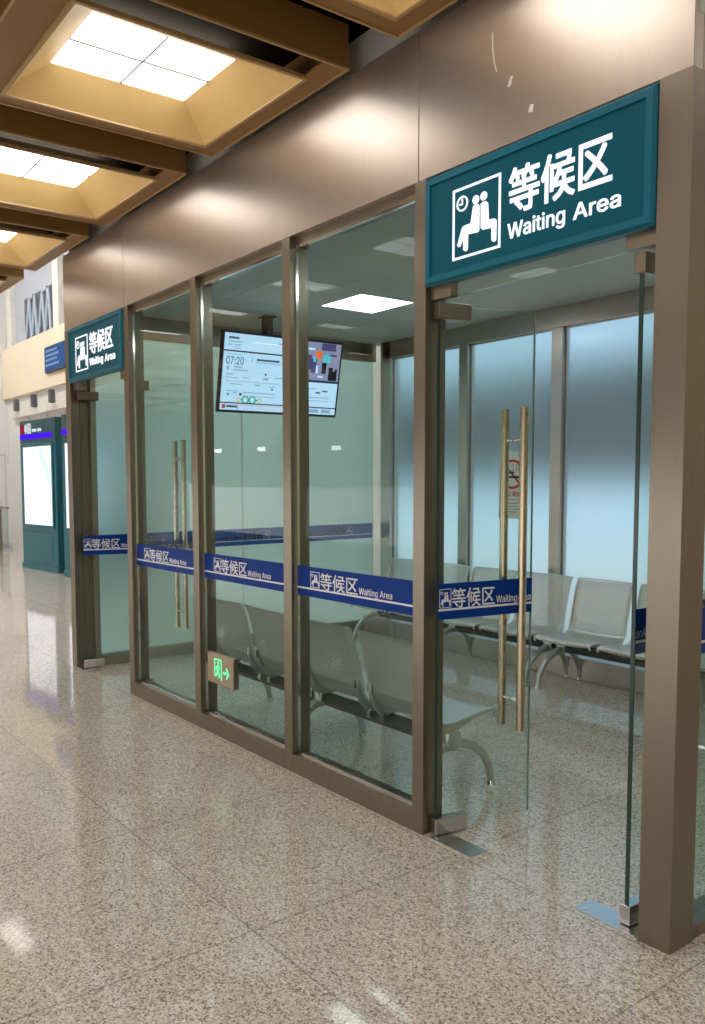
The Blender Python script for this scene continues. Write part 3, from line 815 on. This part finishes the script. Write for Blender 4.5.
# ------------------------------------------------------------------ benches
PROF = [(.505, .372), (.512, .385), (.502, .398), (.47, .404), (.40, .400), (.30, .388), (.22, .378), (.165, .378), (.125, .392), (.098, .42), (.083, .46), (.070, .52), (.050, .60), (.026, .69), (.002, .765), (-.012, .79), (-.026, .797)]
PITCH, SW = .53, .468
def smooth_prof(P, n=3):
    out = []
    for i in range(len(P) - 1):
        p0 = P[max(i - 1, 0)]; p1 = P[i]; p2 = P[i + 1]; p3 = P[min(i + 2, len(P) - 1)]
        for k in range(n):
            t = k / n
            f = lambda a, b, c, d: .5 * ((2 * b) + (-a + c) * t + (2 * a - 5 * b + 4 * c - d) * t * t + (-a + 3 * b - 3 * c + d) * t ** 3)
            out.append((f(p0[0], p1[0], p2[0], p3[0]), f(p0[1], p1[1], p2[1], p3[1])))
    out.append(P[-1]); return out
def seat_mesh(name):
    pr = smooth_prof(PROF); th = .004
    bm = bmesh.new(); uvl = bm.loops.layers.uv.new('UVMap')
    nx = 10; arc = [0]
    for a, b in zip(pr, pr[1:]): arc.append(arc[-1] + math.hypot(b[0] - a[0], b[1] - a[1]))
    tot = arc[-1]
    def width(s):      # rounded corners at the lip and at the top of the back
        w = SW / 2
        for d in (s, tot - s):
            if d < .04: w -= .04 - math.sqrt(max(0, .04 ** 2 - (.04 - d) ** 2))
        return w
    rows = []
    for i, (y, z) in enumerate(pr):
        w = width(arc[i])
        rows.append([bm.verts.new((-w + 2 * w * k / nx, y - .012 * (1 - (2 * k / nx - 1) ** 2) * (1 if z > .45 else 0), z - .008 * (1 - (2 * k / nx - 1) ** 2) * (1 if z < .41 else 0))) for k in range(nx + 1)])
    for i in range(len(rows) - 1):
        for k in range(nx):
            f = bm.faces.new((rows[i][k], rows[i][k + 1], rows[i + 1][k + 1], rows[i + 1][k]))
            for l, (ii, kk) in zip(f.loops, ((i, k), (i, k + 1), (i + 1, k + 1), (i + 1, k))):
                l[uvl].uv = (l.vert.co.x + .25, arc[ii])
    bmesh.ops.recalc_face_normals(bm, faces=bm.faces[:])
    bmesh.ops.solidify(bm, geom=bm.faces[:], thickness=th)
    me = bpy.data.meshes.new(name); bm.to_mesh(me); bm.free()
    me.materials.append(M['perf'])
    for p in me.polygons: p.use_smooth = True
    me.set_sharp_from_angle(angle=math.radians(50))
    return me
SEAT = seat_mesh('seat_shell')
def rail_bm(s):
    pr = smooth_prof(PROF, 2); m = MB()
    w = s * (SW / 2 - .002)
    path = [(w, y + (.004 if z > .45 else 0), z - .008) for y, z in pr]
    n = len(path)
    m.sweep(path, [.016] * n, [.018] * n)
    return m
RAILS = {}
def bench(name, n, loc, rz, label, legs, group):
    t = thing(name, label, 'bench', loc, rz, group)
    W = n * PITCH
    for i in range(n):
        cx = (i + .5) * PITCH
        o = bpy.data.objects.new('seat_shell', SEAT); COL.objects.link(o); o.parent = t; o.location = (cx, 0, 0)
        for s in (-1, 1):
            if s not in RAILS:
                r = rail_bm(s).build('side_rail', M['rail'], o, True); RAILS[s] = r.data
            else:
                r = bpy.data.objects.new('side_rail', RAILS[s]); COL.objects.link(r); r.parent = o
    # square beam set on edge
    b = MB().box(.02, W - .02, -.03, .03, -.03, .03)
    b.xf(Matrix.Translation((0, .20, .285)) @ Matrix.Rotation(R(45), 4, 'X')); b.build('beam', M['beam'], t)
    for x in (.02, W - .02):
        MB().box(-.006, .006, -.032, .032, -.032, .032, .002).xf(Matrix.Translation((x, .20, .285)) @ Matrix.Rotation(R(45), 4, 'X')).build('beam_cap', M['black'], t)
    # cast brackets carrying the shells, two per boundary side
    for i in range(n):
        for s in (-1, 1):
            x = (i + .5) * PITCH + s * (SW / 2 - .022)
            if not 0.01 < x < W - .01: continue
            m = MB().sweep([(x, .47, .385), (x, .38, .378), (x, .28, .355), (x, .20, .335), (x, .14, .345), (x, .095, .385), (x, .07, .44), (x, .062, .50)],
                           [.020, .022, .026, .030, .028, .024, .022, .018], [.014, .024, .04, .05, .046, .036, .024, .014])
            br = m.build('bracket', M['alu'], t, True)
            c = MB().box(x - .014, x + .014, .052, .062, .455, .505, .003).box(x - .016, x + .016, .135, .150, .285, .338, .003)
            c.build('clip', M['chrome'], br)
    for x in legs:
        m = MB()
        ys = [(.20, .262), (.27, .262), (.36, .235), (.44, .175), (.488, .10), (.505, .02)]
        m.sweep([(x, y, z) for y, z in ys], [.06, .055, .045, .040, .036, .036], [.055, .05, .044, .04, .036, .032])
        yr = [(.20, .262), (.14, .255), (.07, .21), (.02, .14), (.0, .07), (-.004, .02)]
        m.sweep([(x, y, z) for y, z in yr], [.06, .055, .045, .040, .036, .036], [.055, .05, .044, .04, .036, .032])
        m.box(x - .04, x + .04, .155, .245, .245, .335, .012)
        lg = m.build('leg', M['alu'], t, True)
        MB().cyl((x, .505, 0), (x, .505, .022), .024, .019).cyl((x, -.004, 0), (x, -.004, .022), .024, .019).build('foot', M['chrome'], lg, True)
    return t
G = 'slotted steel bench rows'
# the row with its backs to the front glass faces +y
bench('steel_bench', 4, (-3.45, .215, 0), 0, 'slotted steel bench with its back to the front windows', (.05, 1.06, 2.07), G)
bench('steel_bench', 4, (-2.54, 2.995, 0), PI, 'slotted steel bench against the back wall, toward the far corner', (.06, 1.06, 2.07), G)
bench('steel_bench', 4, (-.42, 2.995, 0), PI, 'slotted steel bench against the back wall, seen through the open doorway', (.05, 1.06, 2.06), G)

# ------------------------------------------------------------------ opposite side of the hall (seen mirrored in glass and steel)
struct(MB().box(-17, 5, -8.19, -8.1, 0, .3).box(-17, 5, -8.19, -8.12, 1.62, 1.9).build('wall_screen', M['grey']), 'grey platform wall on the opposite side of the hall')
struct(MB().box(-17, 5, -8.1, -8.08, 1.42, 1.6).build('trim_20', M['yellow']), 'yellow band on the opposite hall wall')

# ------------------------------------------------------------------ light, camera
wd = bpy.data.worlds.new('world'); SC.world = wd; wd.use_nodes = True
nt = wd.node_tree; bg = nt.nodes['Background']
bg.inputs['Strength'].default_value = 1.45
tc = nt.nodes.new('ShaderNodeTexCoord'); sx = nt.nodes.new('ShaderNodeSeparateXYZ'); nt.links.new(tc.outputs['Generated'], sx.inputs[0])
wr = nt.nodes.new('ShaderNodeValToRGB'); nt.links.new(sx.outputs[1], wr.inputs[0])
wr.color_ramp.elements[0].position = .35; wr.color_ramp.elements[0].color = (1.6, 1.52, 1.42, 1)
wr.color_ramp.elements[1].position = .65; wr.color_ramp.elements[1].color = (.39, .54, .67, 1)
nt.links.new(wr.outputs[0], bg.inputs['Color'])

cam = bpy.data.cameras.new('camera'); co = bpy.data.objects.new('camera', cam); COL.objects.link(co)
yaw, pitch, roll = .9582, -.0730, -.0063
f = Vector((-math.sin(yaw) * math.cos(pitch), math.cos(yaw) * math.cos(pitch), math.sin(pitch)))
r = Vector((math.cos(yaw), math.sin(yaw), 0)); u = r.cross(f)
r2 = math.cos(roll) * r + math.sin(roll) * u; u2 = -math.sin(roll) * r + math.cos(roll) * u
mw = Matrix((( r2.x, u2.x, -f.x, 1.4168), (r2.y, u2.y, -f.y, -2.5089), (r2.z, u2.z, -f.z, 1.55), (0, 0, 0, 1)))
co.matrix_world = mw
cam.sensor_fit = 'VERTICAL'; cam.sensor_height = 24; cam.sensor_width = 24 * 705 / 1024
cam.lens = 830.19 * 24 / 1024
cam.shift_x = (352.5 - 287.19) / 1024; cam.shift_y = (542.11 - 512) / 1024
cam.clip_start = .05; cam.clip_end = 200
SC.camera = co

SC.view_settings.view_transform = 'Standard'; SC.view_settings.look = 'None'
SC.view_settings.gamma = 1; SC.view_settings.use_curve_mapping = False
SC.view_settings.exposure = 0.3
SC.cycles.max_bounces = 12; SC.cycles.diffuse_bounces = 4; SC.cycles.glossy_bounces = 5
SC.cycles.transmission_bounces = 8; SC.cycles.transparent_max_bounces = 32
SC.cycles.use_denoising = True
SC.cycles.caustics_reflective = True; SC.cycles.sample_clamp_indirect = 6
